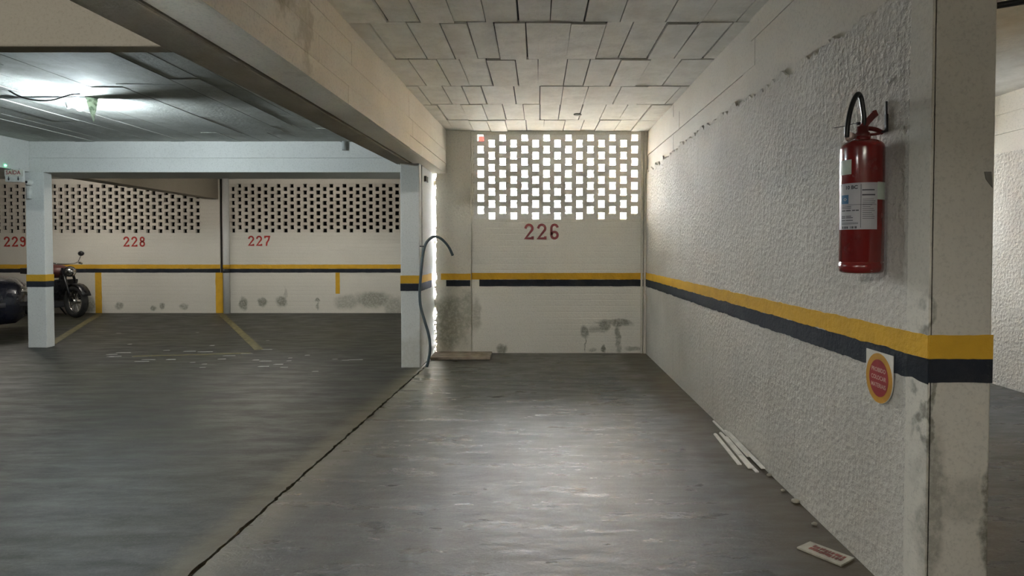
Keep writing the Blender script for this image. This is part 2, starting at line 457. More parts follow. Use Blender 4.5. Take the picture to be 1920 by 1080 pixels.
# floors: the two halves of the building with the torn joint between them
def floor_half(side, xfar, y1, mat, name):
    mb = MB(); ys = []; y = Y0
    while y < y1: ys.append(y); y += .025 if 1.9 < y < 6.4 else .2
    ys.append(y1); vs = []
    for y in ys:
        x = jx(y) + side * max(.002, .008 + jag(y, .016, 3 + side * 2, 1.5)) if y < 6.13 else -1.16
        if y >= 6.13 and side < 0: x = -1.17
        vs += [(x, y, 0), (xfar, y, 0), (x, y, -.06), (xfar, y, -.2)]
    fs = []
    for i in range(len(ys) - 1):
        o = i * 4; q = o + 4
        a = [(o, o + 1, q + 1, q), (o, q, q + 2, o + 2), (o + 2, q + 2, q + 3, o + 3)]
        fs += a if side > 0 else [f[::-1] for f in a]
    return struct(mb.add(vs, fs).build(name, mat))
floor_r = floor_half(1, XE + .2, YB + .1, 'floor_right', 'floor')
floor_l = floor_half(-1, -13.2, YF + .1, 'floor_left', 'floor.001')
mb = MB()                                                    # crumbling filler in the joint
ys = [1.5 + i * .03 for i in range(160)]
vs = []
for y in ys:
    c = jx(y); z = -.012 - abs(jag(y, .014, 31))
    vs += [(c - .05, y, z - .012), (c - .008, y, z + .006 * math.sin(y * 40)), (c + .012, y, z - .004), (c + .05, y, z - .014)]
fs = [(i * 4 + k, i * 4 + k + 1, i * 4 + k + 5, i * 4 + k + 4) for i in range(len(ys) - 1) for k in range(3)]
filler = struct(mb.add(vs, fs).build('trim_1', 'joint_dark'))
# painted bay lines on the lane floor
for a, b in (((186, 589), (96, 645)), ((414, 588), (486, 656)), ((250, 668), (470, 662))):
    p, q = onz(*a), onz(*b)
    d = (q - p).normalized(); sd = Vector((-d.y, d.x, 0)) * .05
    if a[0] == 250: sd *= .6
    MB().prism([p - sd, q - sd, q + sd, p + sd], (0, 0, .002)).build('painted_line', 'floor_line', floor_l)
mb = MB()
for i in range(34):
    x = random.uniform(190, 720); y = random.gauss(672, 9) if i < 26 else random.uniform(620, 690)
    p = onz(x, y); L = random.uniform(.02, .09); wd = random.uniform(.006, .02)
    mb.prism([p + Vector((-L, -wd, 0)), p + Vector((L, -wd * .3, 0)), p + Vector((L * .8, wd, 0)), p + Vector((-L * .7, wd * .5, 0))], (0, 0, .002))
tag(mb.build('paint_fleck', 'paint_fleck', floor_l), kind='stuff')

# ceilings -----------------------------------------------------------
ceil_r = struct(MB().box((-1.2, Y0, CEIL + .012), (XE + .2, YB + .2, CEIL + .2)).build('ceiling', 'joint_dark'))
ceil_l = struct(MB().box((-13.2, Y0, CEIL_L + .012), (-1.2, YF + .2, CEIL_L + .25)).build('ceiling.001', 'joint_dark'))
rows = [1.75, 2.45, 3.05, 3.66, 4.36, 5.08, 5.72, 6.42, YB + .02]
for ri in range(len(rows) - 1):
    x = -1.16 + random.uniform(-.02, .05)
    while x < 1.24:
        wd = random.choice((.19, .21, .22, .2, .27, .16)); x1 = min(x + wd, 1.26)
        if 1.26 - x1 < .07: x1 = 1.26
        g = random.uniform(.002, .006); dz = random.choice((0, .002, .004, .007, .010)) * random.uniform(.6, 1.2)
        y0 = rows[ri] + random.uniform(.002, .006) + random.choice((0, 0, 0, .022, .01)); y1 = rows[ri + 1] - random.uniform(.001, .006)
        tl = random.uniform(-.012, .012)
        MB().hexa([(x + g, y0, CEIL - dz), (x1 - g, y0, CEIL - dz + random.uniform(-.002, .002)), (x1 - g + tl * .4, y1, CEIL - dz), (x + g + tl * .4, y1, CEIL - dz),
                   (x + g, y0, CEIL + .02), (x1 - g, y0, CEIL + .02), (x1 - g, y1, CEIL + .02), (x + g, y1, CEIL + .02)]).build('formwork_panel', 'ceiling', ceil_r)
        x = x1
for x0, x1, y0, y1 in ((-1.2, 1.26, Y0, 1.75), (1.26, XE + .1, Y0, YB)):
    MB().box((x0, y0, CEIL), (x1, y1, CEIL + .02)).build('plain_slab', 'ceiling', ceil_r)
mb = MB(); p = onz(1083, 216, CEIL - .012); mb.lathe([(.001, 0), (.036, 0), (.04, .004), (.04, .02)], p, 18)
mb.build('patched_hole', 'lead', ceil_r)
x = -13.0
while x < -1.42:
    wd = random.uniform(.17, .3); x1 = min(x + wd, -1.4)
    cuts = [2.68, random.uniform(3.8, 5.0), random.uniform(5.8, 6.9), 7.4] if x > -8 else [2.68, 7.4]
    for a, b in zip(cuts, cuts[1:]):
        g = random.uniform(.001, .005); dz = random.choice((0, .001, .002, .004, .006))
        MB().box((x + g, a + .004, CEIL_L - dz), (x1 - g, b - .002, CEIL_L + .02)).build('formwork_plank', 'ceiling_left', ceil_l)
    x = x1
MB().box((-13, Y0, CEIL_L), (-1.4, 2.6, CEIL_L + .02)).build('plain_slab', 'ceiling_left', ceil_l)
MB().box((-13, 7.4, CEIL_L), (-1.2, YF + .1, CEIL_L + .02)).build('plain_slab', 'ceiling_left', ceil_l)

# right wall: rough plaster with a torn top edge under the beam ------------------
mb = MB(); ys = [1.93 + (YB - 1.93) * i / 260 for i in range(261)]; vs = []
for y in ys:
    zt = 2.085 + jag(y, .055, 77, 1.3) + .018 * math.sin(y * 1.7)
    vs += [(XR, y, -.02), (XR, y, zt), (XR + .022, y, zt + .006), (XR + .022, y, -.02)]
fs = [(i * 4 + k, i * 4 + 4 + k, i * 4 + 5 + k, i * 4 + 1 + k) for i in range(260) for k in (0, 1)]
mb.add(vs, fs)
mb.box((XR + .022, 1.94, -.05), (1.42, YB + .1, BEAM_Z - .06))
wall_r = struct(mb.build('wall_right', 'right_plaster'))
MB().box((XR - .003, 1.93, 0), (XR + .01, 2.045, CEIL)).build('corner_strip', 'smooth_plaster', wall_r, bevel=.002)
for k, (z, c, mt) in enumerate(((0, 0, 0),) * 0): pass
stripe_mesh((XR, 1.93, 0), (XR, YB - .01, 0), .851, .925, (-1, 0, 0), .006, .004, .02, 2).build('yellow_stripe', 'yellow', wall_r)
stripe_mesh((XR, 1.93, 0), (XR, YB - .01, 0), .770, .852, (-1, 0, 0), .008, .003, .02, 12).build('black_stripe', 'black', wall_r)
# board-marked beam over the right wall
rb = thing('concrete_beam', (XR + .1, 4.5, BEAM_Z), 'board-marked pale beam running along the top of the right wall above rough plaster', 'beam', 'concrete beams of the garage')
MB().box((XR + .030, 1.94, BEAM_Z - .06), (1.42, YB + .1, CEIL + .02)).build('beam_core', 'joint_dark', rb)
for z0, z1 in ((BEAM_Z - .08, 2.255), (2.255, 2.41), (2.41, CEIL + .01)):
    y = 1.94
    while y < YB:
        y1 = min(y + random.uniform(1.3, 2.4), YB + .05); d = random.uniform(.010, .018)
        MB().box((XR + d, y + .002, z0 + .0015), (XR + .035, y1 - .002, z1 - .0015)).build('formwork_board', 'joint_beam' if z0 > 3 else 'smooth_plaster', rb)
        y = y1
# pillar that ends the right wall
pl = thing('concrete_pillar', (1.337, 2.0, 0), 'smooth square pillar at the near end of the right wall, striped yellow and black', 'pillar', 'striped concrete pillars')
mb = MB()
pz = [0, .3, .6, .9, 1.3, 1.8, 2.3, CEIL]; ring = [(XR - .001, 1.93), (1.434, 1.93), (1.434, 2.16), (XR + .02, 2.16)]
mb.prism([(a, b, 0) for a, b in ring], (0, 0, CEIL)); mb.build('shaft', 'smooth_plaster', pl, bevel=.006)
stripe_mesh((XR - .002, 1.93, 0), (1.437, 1.93, 0), .851, .927, (0, -1, 0), .0025, .003, .015, 21).build('yellow_stripe', 'yellow', pl)
stripe_mesh((XR - .002, 1.93, 0), (1.437, 1.93, 0), .776, .852, (0, -1, 0), .0025, .0025, .015, 25).build('black_stripe', 'black', pl)
a, b, c, d = ony(1845, 322, 1.93), ony(1858, 322, 1.93), ony(1860, 352, 1.93), ony(1848, 336, 1.93)
MB().prism([p + Vector((0, .001, 0)) for p in (a, b, c, d)], (0, -.004, 0)).build('chipped_patch', 'lead', pl)

# next bay on the right ---------------------------------------------------
wall_e = MB().box((XE, Y0, -.05), (XE + .15, YB + .1, 2.03))
mb = wall_e; vs = []
o = struct(mb.build('wall_far_right', 'right_plaster'))
nb_ = MB()
eb = thing('concrete_beam', (XE + .1, 3.5, BEAM_Z), 'pale board-marked beam above the bright wall seen right of the striped pillar', 'beam', 'concrete beams of the garage')
for z0, z1 in ((2.03, 2.2), (2.2, 2.37), (2.37, CEIL + .01)):
    MB().box((XE + random.uniform(.004, .014), Y0, z0 + .001), (XE + .15, YB + .1, z1 - .001)).build('formwork_board', 'smooth_plaster', eb)
mb = MB()
mb.box((1.42, YB, -.05), (XE, YB + .1, 1.75)); mb.box((1.42, YB, 2.45), (XE, YB + .1, CEIL))
mb.box((1.42, YB, 1.75), (2.4, YB + .1, 2.45)); mb.box((2.85, YB, 1.75), (XE, YB + .1, 2.45))
struct(mb.build('wall_back_right', 'back_paint'))

# back wall of bay 226 ------------------------------------------------------
PX, STEP = -.649, .2506
XL = -.757
mb = MB()
mb.box((XL - .1, YB, -.05), (XR + .02, YB + .10, 1.537))
mb.box((XL - .1, YB, 2.495), (XR + .02, YB + .10, CEIL + .02))
mb.box((XL - .1, YB, 1.537), (-.727, YB + .10, 2.495)).box((1.185, YB, 1.537), (XR + .02, YB + .10, 2.495))
wall_b = struct(mb.build('wall_back', 'back_paint'))
def screen(parent, y, z0, pitch, ncourse, xa, xb, first, step, hole, mat, depth=.095, phase=0):
    """open brickwork: every brick is its own part, holes staggered course by course"""
    cache = {}; bed = MB()
    for c in range(ncourse):
        zc = z0 + c * pitch
        xs = first + (0 if (c + phase) % 2 == 0 else step / 2)
        k0 = math.floor((xa - xs) / step) - 1
        edges = [xs + k * step for k in range(k0, k0 + int((xb - xa) / step) + 5)]
        for h0, h1 in zip(edges, edges[1:]):
            a = max(h0 + hole / 2, xa); b = min(h1 - hole / 2, xb)
            if b - a < .012: continue
            if a > xa and b < xb: key = random.randrange(6)
            else: key = round(b - a, 3)
            if key not in cache:
                L = (b - a) / 2; H = pitch / 2 - .0065; mb = MB(); q = [random.uniform(-.004, .004) for _ in range(8)]
                mb.hexa([(-L + q[0], 0, -H), (L + q[1], q[7] * .5, -H), (L + q[1], depth, -H), (-L + q[0], depth, -H), (-L + q[2], 0, H), (L + q[3], 0, H), (L + q[3], depth, H), (-L + q[2], depth, H)])
                src = mb.build('brick', mat); cache[key] = src.data
                bpy.data.objects.remove(src)
            o = bpy.data.objects.new('brick', cache[key]); COL.objects.link(o); o.parent = parent
            o.location = ((a + b) / 2, y + random.uniform(-.004, .004), zc)
            if c < ncourse - 1:                                 # bed joints where two bricks lap
                xs2 = first + (0 if (c + 1 + phase) % 2 == 0 else step / 2)
                for k in range(math.floor((a - xs2) / step) - 1, math.ceil((b - xs2) / step) + 1):
                    a2 = max(a, xs2 + k * step + hole / 2, xa) + .003; b2 = min(b, xs2 + (k + 1) * step - hole / 2, xb) - .003
                    if b2 > a2: bed.box((a2, y + .006, zc + pitch / 2 - .009), (b2, y + depth - .006, zc + pitch / 2 + .009))
    for z, q in ((z0 - pitch / 2, 0), (z0 + (ncourse - .5) * pitch, 1)):
        c = (ncourse - 1) * q; xs = first + (0 if (c + phase) % 2 == 0 else step / 2)
        for k in range(math.floor((xa - xs) / step) - 1, math.ceil((xb - xs) / step) + 1):
            a2 = max(xs + k * step + hole / 2, xa) + .003; b2 = min(xs + (k + 1) * step - hole / 2, xb) - .003
            if b2 > a2: bed.box((a2, y + .005, z - .009), (b2, y + depth - .005, z + .009))
    tag(bed.build('mortar_bed', mat, parent), kind='stuff')
screen(wall_b, YB, 1.571, .0687, 14, -.727, 1.185, PX, STEP, .066, 'brick_white', phase=1)
stripe_mesh((XL, YB, 0), (XR - .005, YB, 0), .846, .920, (0, -1, 0), .003, .004, .03, 41).build('yellow_stripe', 'yellow', wall_b)
stripe_mesh((XL + .09, YB, 0), (XR - .005, YB, 0), .767, .845, (0, -1, 0), .003, .003, .03, 45).build('black_stripe', 'black', wall_b)
p = ony(984, 449, YB); digits('226', (p.x, YB, p.z), .178, .1455, wall_b, 'number_dim', 'faded dark red stencilled number 226')
# ragged mortar where the ceiling meets the screen
mb = MB(); vs = []
xs = [XL + i * .02 for i in range(int((XR - XL) / .02) + 1)]
for x in xs:
    z = CEIL - .045 - abs(jag(x, .02, 8)) if -.7 < x < .8 else CEIL - .02
    vs += [(x, YB - .012, CEIL), (x, YB - .006, z)]
mb.add(vs, [(i * 2, i * 2 + 1, i * 2 + 3, i * 2 + 2) for i in range(len(xs) - 1)])
# vertical casing strip in the right corner
cs = MB().box((1.178, YB - .02, 0), (1.20, YB, CEIL)).box((1.21, YB - .03, 0), (XR + .005, YB, CEIL)).build('corner_post', 'pilaster', wall_b)

# pilaster left of the brick screen with the open joint beside the column
mb = MB(); n = 160; vs = []
for i in range(n + 1):
    z = -.02 + (CEIL + .02) * i / n
    x0 = -1.156 + jag(z, .014, 61, 2) + .003 * math.sin(z * 60)
    x1 = XL + jag(z, .006, 66, 2)
    vs += [(x0, YB - .035, z), (x1, YB - .035, z), (x1, YB + .08, z), (x0 + .01, YB + .08, z)]
fs = []
for i in range(n):
    o = i * 4; q = o + 4
    fs += [(o + k, o + (k + 1) % 4, q + (k + 1) % 4, q + k) for k in range(4)]
pil = struct(mb.add(vs, fs).build('trim_2', 'pilaster'))
stripe_mesh((-1.10, YB - .035, 0), (XL - .003, YB - .035, 0), .843, .915, (0, -1, 0), .004, .004, .03, 51).build('yellow_stripe', 'yellow', pil)
stripe_mesh((-1.04, YB - .035, 0), (XL - .01, YB - .035, 0), .770, .840, (0, -1, 0), .004, .003, .03, 55).build('black_stripe', 'black', pil)
for i in range(90):                                           # crumbs of mortar still bridging the joint
    z = random.choice((random.uniform(.02, 2.0), random.uniform(.52, .64), random.uniform(.05, .45)))
    r = random.uniform(.008, .02)
    mb = MB().ball((random.uniform(-1.18, -1.14), YB + random.uniform(-.01, .06), z), r, 6, 4, (1, 1, random.uniform(.7, 2.0)))
    mb.build('mortar_crumb', 'pilaster', pil)

# left column at the joint -----------------------------------------------------
XC0, XC1, YC = -1.37, -1.178, 6.132
jc = thing('concrete_column', ((XC0 + XC1) / 2, YC + .4, 0), 'white striped column beside the floor joint with a blue-grey hose hung on it', 'column', 'striped concrete columns')
mb = MB().hexa([(XC0, YC, 0), (XC1, YC, 0), (XC1 - .005, YB + .06, 0), (XC0, YB + .06, 0), (XC0, YC, BEAM_Z), (XC1, YC, BEAM_Z), (XC1 - .005, YB + .06, BEAM_Z), (XC0, YB + .06, BEAM_Z)])
mb.build('shaft', 'column_paint', jc, bevel=.008)
stripe_mesh((XC0 - .003, YC, 0), (XC1 + .003, YC, 0), .850, .930, (0, -1, 0), .002, .004, .02, 71).build('yellow_stripe', 'yellow', jc)
stripe_mesh((XC0 - .003, YC, 0), (XC1 + .003, YC, 0), .775, .849, (0, -1, 0), .002, .0035, .02, 75).build('black_stripe', 'black', jc)
stripe_mesh((XC1, YC, 0), (XC1 - .004, YB - .2, 0), .85, .925, (1, 0, 0), .004, .004, .02, 81).build('yellow_stripe', 'yellow', jc)
stripe_mesh((XC1, YC, 0), (XC1 - .004, YB - .2, 0), .77, .849, (1, 0, 0), .004, .0035, .02, 85).build('black_stripe', 'black', jc)
struct(MB().box((-1.27, YB + .06, -.05), (-1.19, YF + .1, CEIL)).build('wall_side', 'back_paint'))

# the double beam over the joint ---------------------------------------------
def long_beam(xa, xb, ya, yb, zb, zt, mat, name, label, boards=False):
    root = thing(name, ((xa(yb) + xb(yb)) / 2, (ya + yb) / 2, zb), label, 'beam', 'concrete beams of the garage')
    P = []
    for z in (zb, zt): P += [(xa(ya), ya, z), (xb(ya), ya, z), (xb(yb), yb, z), (xa(yb), yb, z)]
    MB().hexa(P).build('beam_core', mat, root, bevel=.01)
    return root
xr_ = lambda Y: -1.145 + .024 * (Y - 2.4)
xj_ = lambda Y: -1.365 + .027 * (Y - 2.4)
xl_ = lambda Y: -1.60 + .045 * (Y - 2.4)
b1 = long_beam(lambda Y: xj_(Y) + .012, lambda Y: xr_(Y) - .018, Y0, YB, BEAM_Z, CEIL + .02, 'joint_beam', 'concrete_beam', 'thick overhead beam along the left side of bay 226, right half of the pair')
for z0, z1 in ((BEAM_Z, 2.16), (2.16, 2.30), (2.30, 2.43), (2.43, CEIL + .01)):
    ys = [Y0, 2.0, 3.3 + random.uniform(-.4, .5), 5.1 + random.uniform(-.5, .5), YB]
    for a, b in zip(ys, ys[1:]):
        d = random.uniform(0, .007)
        q = [(xr_(a) - .02, a, z0), (xr_(a) - d, a + .002, z0 + .0012), (xr_(b) - d, b - .002, z0 + .0012), (xr_(b) - .02, b, z0)]
        MB().hexa(q + [(p[0], p[1], z1 - .0012) for p in q]).build('formwork_board', 'joint_beam', b1)
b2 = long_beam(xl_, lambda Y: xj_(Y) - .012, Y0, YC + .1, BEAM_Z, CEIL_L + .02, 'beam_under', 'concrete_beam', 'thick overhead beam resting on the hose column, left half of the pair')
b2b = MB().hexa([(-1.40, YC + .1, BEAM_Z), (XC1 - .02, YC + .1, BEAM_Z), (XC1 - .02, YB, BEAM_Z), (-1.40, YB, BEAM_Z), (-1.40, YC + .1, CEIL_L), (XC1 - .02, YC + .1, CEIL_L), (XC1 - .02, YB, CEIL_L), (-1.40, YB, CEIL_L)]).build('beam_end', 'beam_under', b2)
struct(MB().box((-1.30, Y0, CEIL_L), (-1.15, YB, CEIL + .1)).build('trim_3', 'joint_dark'))

# beams of the left side ------------------------------------------------------
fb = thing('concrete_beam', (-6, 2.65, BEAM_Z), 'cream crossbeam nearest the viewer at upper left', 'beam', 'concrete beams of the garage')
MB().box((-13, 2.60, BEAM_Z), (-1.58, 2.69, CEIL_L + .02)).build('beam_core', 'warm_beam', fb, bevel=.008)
YL = 7.39
xb = thing('concrete_beam', (-3.6, 7.6, 2.115), 'long white crossbeam between the two columns in front of bays 227 and 228', 'beam', 'concrete beams of the garage')
MB().box((-6.16, YL, 2.115), (-1.2, 8.05, 2.285)).box((-6.16, YL + .003, 2.288), (-1.2, 8.05, CEIL_L + .02)).build('beam_core', 'beam_paint', xb)
yb1 = thing('concrete_beam', (-6.25, 5, 2.12), 'white beam at the far left running from the viewer to the left column', 'beam', 'concrete beams of the garage')
MB().box((-6.40, 2.69, 2.12), (-6.10, YL - .002, CEIL_L + .02)).build('beam_core', 'beam_paint', yb1)
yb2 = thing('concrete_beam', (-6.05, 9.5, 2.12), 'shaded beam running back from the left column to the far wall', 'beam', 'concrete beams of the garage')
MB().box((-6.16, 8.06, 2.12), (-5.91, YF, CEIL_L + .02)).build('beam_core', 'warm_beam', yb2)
lc = thing('concrete_column', (-6.05, 7.45, 0), 'white striped column at left in front of the motorcycle', 'column', 'striped concrete columns')
MB().box((-6.16, YL, 0), (-5.934, YL + .125, 2.115)).build('shaft', 'column_paint', lc, bevel=.006)
stripe_mesh((-6.163, YL, 0), (-5.931, YL, 0), .805, .885, (0, -1, 0), .002, .004, .03, 91).build('yellow_stripe', 'yellow', lc)
stripe_mesh((-6.163, YL, 0), (-5.931, YL, 0), .735, .806, (0, -1, 0), .002, .0035, .03, 95).build('black_stripe', 'black', lc)
stripe_mesh((-5.934, YL - .003, 0), (-5.934, YL + .127, 0), .805, .885, (1, 0, 0), .002, .004, .03, 93).build('yellow_stripe', 'yellow', lc)
stripe_mesh((-5.934, YL - .003, 0), (-5.934, YL + .127, 0), .735, .806, (1, 0, 0), .002, .0035, .03, 97).build('black_stripe', 'black', lc)

# far wall: three bays with open brick screens -------------------------------
def far_bay(name, x0, x1, sx0, sx1, first, step, z0, pitch, nc, num, numpx, phase, numlabel):
    mb = MB(); zt = z0 + (nc - .5) * pitch; zb = z0 - pitch / 2
    mb.box((x0, YF, -.05), (x1, YF + .1, zb)); mb.box((x0, YF, zt), (x1, YF + .1, CEIL_L + .02))
    if sx0 > x0: mb.box((x0, YF, zb), (sx0, YF + .1, zt))
    if sx1 < x1: mb.box((sx1, YF, zb), (x1, YF + .1, zt))
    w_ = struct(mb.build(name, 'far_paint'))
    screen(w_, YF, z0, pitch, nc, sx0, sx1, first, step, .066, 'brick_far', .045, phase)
    p = ony(*numpx, YF); digits(num, (p.x, YF, p.z), .185, .148, w_, 'number_red', numlabel)
    stripe_mesh((x0, YF, 0), (x1, YF, 0), .825, .902, (0, -1, 0), .004, .004, .05, 101 + x0).build('yellow_stripe', 'yellow', w_)
    stripe_mesh((x0, YF, 0), (x1, YF, 0), .752, .824, (0, -1, 0), .004, .0035, .05, 131 + x0).build('black_stripe', 'black', w_)
    return w_
fx = lambda px: ony(px, 500, YF).x
w227 = far_bay('wall_far', fx(418), -1.2, fx(432), -1.3, fx(437.8), .2433, 1.530, .0642, 14, '227', (466, 461), 0, 'red stencilled number 227')
w228 = far_bay('wall_far_middle', -9.2, fx(413), -9.12, fx(377), fx(371.5), .2303, 1.520, .0642, 14, '228', (232, 462.5), 0, 'red stencilled number 228')
w229 = far_bay('wall_far_left', -13.1, -9.2, -12.2, -9.40, fx(22), .2303, 1.520, .0642, 14, '229', (8, 462.5), 0, 'red stencilled number 229')
vstripe(fx(178), fx(190), 0, .752, YF, w228); vstripe(fx(404), fx(417.5), 0, .752, YF, w228, seed=8); vstripe(fx(629), fx(637), .36, .752, YF, w227, seed=12)
struct(MB().box((fx(413) - .005, YF + .02, 0), (fx(418) + .005, YF + .1, CEIL_L)).build('trim_4', 'joint_dark'))
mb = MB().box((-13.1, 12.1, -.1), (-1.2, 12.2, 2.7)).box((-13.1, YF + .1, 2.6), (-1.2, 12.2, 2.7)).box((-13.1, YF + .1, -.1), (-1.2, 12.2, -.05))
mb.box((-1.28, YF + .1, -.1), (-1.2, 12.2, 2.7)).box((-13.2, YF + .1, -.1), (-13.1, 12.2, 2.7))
struct(mb.build('dark_box_beyond', 'void'))  # closed box added so the far brick openings stay dark
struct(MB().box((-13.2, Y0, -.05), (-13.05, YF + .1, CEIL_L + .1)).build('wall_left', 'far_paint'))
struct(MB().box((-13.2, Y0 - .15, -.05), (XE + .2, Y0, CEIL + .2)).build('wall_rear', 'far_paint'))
dp = thing('drain_pipe', (fx(427), YF - .05, 0), 'vertical painted drain pipe beside the joint between bays 227 and 228', 'pipe')
p0 = Vector((fx(427), YF - .05, 0))
MB().tube([p0, p0 + Vector((0, 0, CEIL_L))], .058, 16).build('pipe_run', 'beam_paint', dp)
MB().tube([p0 + Vector((0, 0, .825)), p0 + Vector((0, 0, .90))], .0595, 16).build('yellow_stripe', 'yellow', dp)
MB().tube([p0 + Vector((0, 0, .752)), p0 + Vector((0, 0, .824))], .0595, 16).build('black_stripe', 'black', dp)

# outdoors seen through the brick openings ------------------------------------
struct(MB().box((-1.19, YB + .1, -.4), (30, 40, -.3)).build('ground', 'outside'))
nbld = thing('building', (6.0, 14.0, -.3), 'pale ochre building outdoors glimpsed through the rightmost brick openings', 'building')
MB().box((1.55, 14.0, -.3), (9, 18, 7)).build('facade', 'ochre', nbld)
aw = tag(MB().box((-1.55, 13.0, 3.40), (-1.10, 13.1, 4.6)).build('painted_panel', 'outside_red', origin=(-1.33, 13, 3.5)), 'red panel outdoors glimpsed through the top left brick opening', 'panel')
MB().box((-1.40, 13.02, -.3), (-1.3, 13.08, 3.55)).build('post', 'outside_red', aw)

# ================================================================== OBJECTS
# fire extinguisher
EX, EY, ER, EZ = 1.160, 2.20, .0725, 1.112
ext = thing('fire_extinguisher', (EX, EY, EZ), 'red fire extinguisher with a paper label hanging high on the right wall', 'fire extinguisher')
H = .475
prof = [(.001, .004), (ER - .012, 0), (ER - .002, .006), (ER, .02), (ER, .036), (ER - .003, .038), (ER - .003, .041), (ER, .043)]
prof += [(ER, H - .034)] + [(max(ER * math.cos(R(a)) ** .55, .027), H - .034 + .034 * math.sin(R(a))) for a in (12, 26, 40, 54, 66, 76, 83)] + [(.026, H)]
prof += [(.026, H + .002), (.026, H + .012), (.001, H + .012)]
MB().lathe(prof, (EX, EY, EZ), 40).build('cylinder', 'red_steel', ext)
PC = math.atan2(-EY, -EX)
def patch(a0, a1, z0, z1, r):
    mb = MB(); n = max(int(abs(a1 - a0) / 5), 2); vs = []
    for i in range(n + 1):
        a = PC + R(a0 + (a1 - a0) * i / n)
        vs += [(EX + r * math.cos(a), EY + r * math.sin(a), z0), (EX + r * math.cos(a), EY + r * math.sin(a), z1)]
    return mb.add(vs, [(i * 2, i * 2 + 2, i * 2 + 3, i * 2 + 1) for i in range(n)], True)
ez = lambda y: ony(1618, y, 2.135).z
lab = patch(-74, 41, ez(430), ez(342), ER + .0006).build('paper_label', 'paper', ext); lab['label'] = 'silvery printed label'
mb = patch(41, 80, ez(374), ez(341), ER + .0006).build('label_tab', 'paper_green', ext)
patch(-80, -27, ez(325), ez(297), ER + .0006).build('inspection_sticker', 'paper_green', ext)
u2a = lambda px: math.degrees(math.asin(max(-1, min(1, (px - 1618.5) / 38.5))))
ink = MB()
def dash(px0, px1, y, t=1.2, mb=ink): mb_ = patch(u2a(px0), u2a(px1), ez(y + t), ez(y), ER + .0012); mb.add(mb_.v, mb_.f)
dash(1616.8, 1617.6, 345, 82); dash(1586, 1642, 383, .7); dash(1619, 1639, 355, 2.2); dash(1619, 1640, 364, 2.6)
for y in (386, 389): dash(1586, random.uniform(1598, 1603), y, 1)
for a, b in ((1586, 1592), (1593, 1601), (1603, 1608), (1609, 1614)): dash(a, b, 393, 2)
for y in (404, 407, 412): dash(1586, 1592, y, 1.4); dash(1593, random.uniform(1599, 1606), y, 1.4)
for y in (417, 419): dash(1586, 1613, y, .8)
for k in range(11): dash(1620, random.uniform(1632, 1641), 373 + k * 3.6, .8)
for a, b in ((1587, 1589), (1590.5, 1593), (1594, 1596.5), (1600, 1601), (1602.5, 1605), (1606, 1607), (1608, 1611)): dash(a, b, 424, 4.2)
vs, fs = text_mesh('10 BC', .017, .0007)
rad = ER + .0012; ac = R(u2a(1601)); 
ink.add([(EX + rad * math.cos(PC + ac + v.x / ER), EY + rad * math.sin(PC + ac + v.x / ER), ez(350.5) + v.y) for v in vs], fs)
ink.build('label_print', 'ink', lab)
lg = patch(u2a(1585.5), u2a(1597), ez(381), ez(364), ER + .0012).build('label_logo', 'blue_ink', lab)
mb = MB(); c = R(u2a(1591.5)); zc = ez(372.5)
for q in ([(-.2, 0), (0, .006), (.2, 0), (.12, 0), (0, .0035), (-.12, 0)], [(-.2, 0), (-.12, 0), (0, -.0035), (.12, 0), (.2, 0), (0, -.006)]):
    rr = ER + .0018
    mb.add([(EX + rr * math.cos(PC + c + a * .55), EY + rr * math.sin(PC + c + a * .55), zc + z) for a, z in q], [(0, 1, 4, 5), (1, 2, 3, 4)] if q[1][1] > 0 else [(0, 1, 2, 5), (2, 3, 4, 5)])
mb.build('label_emblem', 'paper', lab)
Z = EZ + H
vb = MB().lathe([(.001, Z), (.024, Z), (.024, Z + .024), (.019, Z + .028), (.019, Z + .048), (.001, Z + .048)], (EX, EY, 0), 20)
valve = vb.build('valve', 'dark_red', ext)
e = lambda x, y, dy=0.0: ony(x, y, EY + dy)
MB().bar(e(1613, 243), e(1640, 213), .022, .015, (0, -1, .3)).bar(e(1636, 215), e(1643, 213), .022, .018, (0, -1, .3)).build('lever', 'dark_red', valve)
MB().tube(smooth_path([e(1612, 243), e(1628, 241), e(1642, 243), e(1655, 249)]), .0085, 8).tube(smooth_path([e(1622, 252), e(1638, 252), e(1655, 249)]), .005, 8).build('carry_handle', 'dark_red', valve)
MB().tube([e(1602, 256, -.01), e(1592, 254, -.02)], [.010, .013], 14).build('gauge', 'brass', valve)
MB().tube(smooth_path([e(1563, 240, -.03), e(1585, 236, -.03), e(1606, 231, -.01), e(1614, 236)]), .0011, 6).tube([e(1606, 232), e(1613, 231)], .005, 8).build('safety_pin', 'iron', valve)
hs = MB().tube(smooth_path([e(1587.5, 257, -.035), e(1589, 236, -.035), e(1593.5, 211, -.03), e(1600, 190, -.02), e(1608, 176.5, -.01), e(1614, 182, 0), e(1617.5, 200, 0), e(1620, 220, 0), e(1619, 240, 0)], 8), .0085, 12)
hs.build('hose', 'rubber', ext)
MB().tube([e(1587.4, 259, -.035), e(1590, 263, -.03), e(1601, 257, -.008)], .006, 8).build('hose_fitting', 'brass', ext)
wb = thing('wall_bracket', (XR, 2.2, EZ + H), 'thin black iron bracket behind the extinguisher valve on the right wall', 'bracket')
q = lambda x, y: onx(x, y, XR - .004)
a, b = q(1662, 190), q(1662, 247); MB().bar(a, b, .004, .006, (1, 0, 0)).bar(q(1662, 214), b, .010, .008, (1, 0, 0)).build('back_strip', 'iron', wb)
MB().bar(b + Vector((0, 0, .004)), e(1652, 249), .010, .006).build('hook', 'iron', wb)
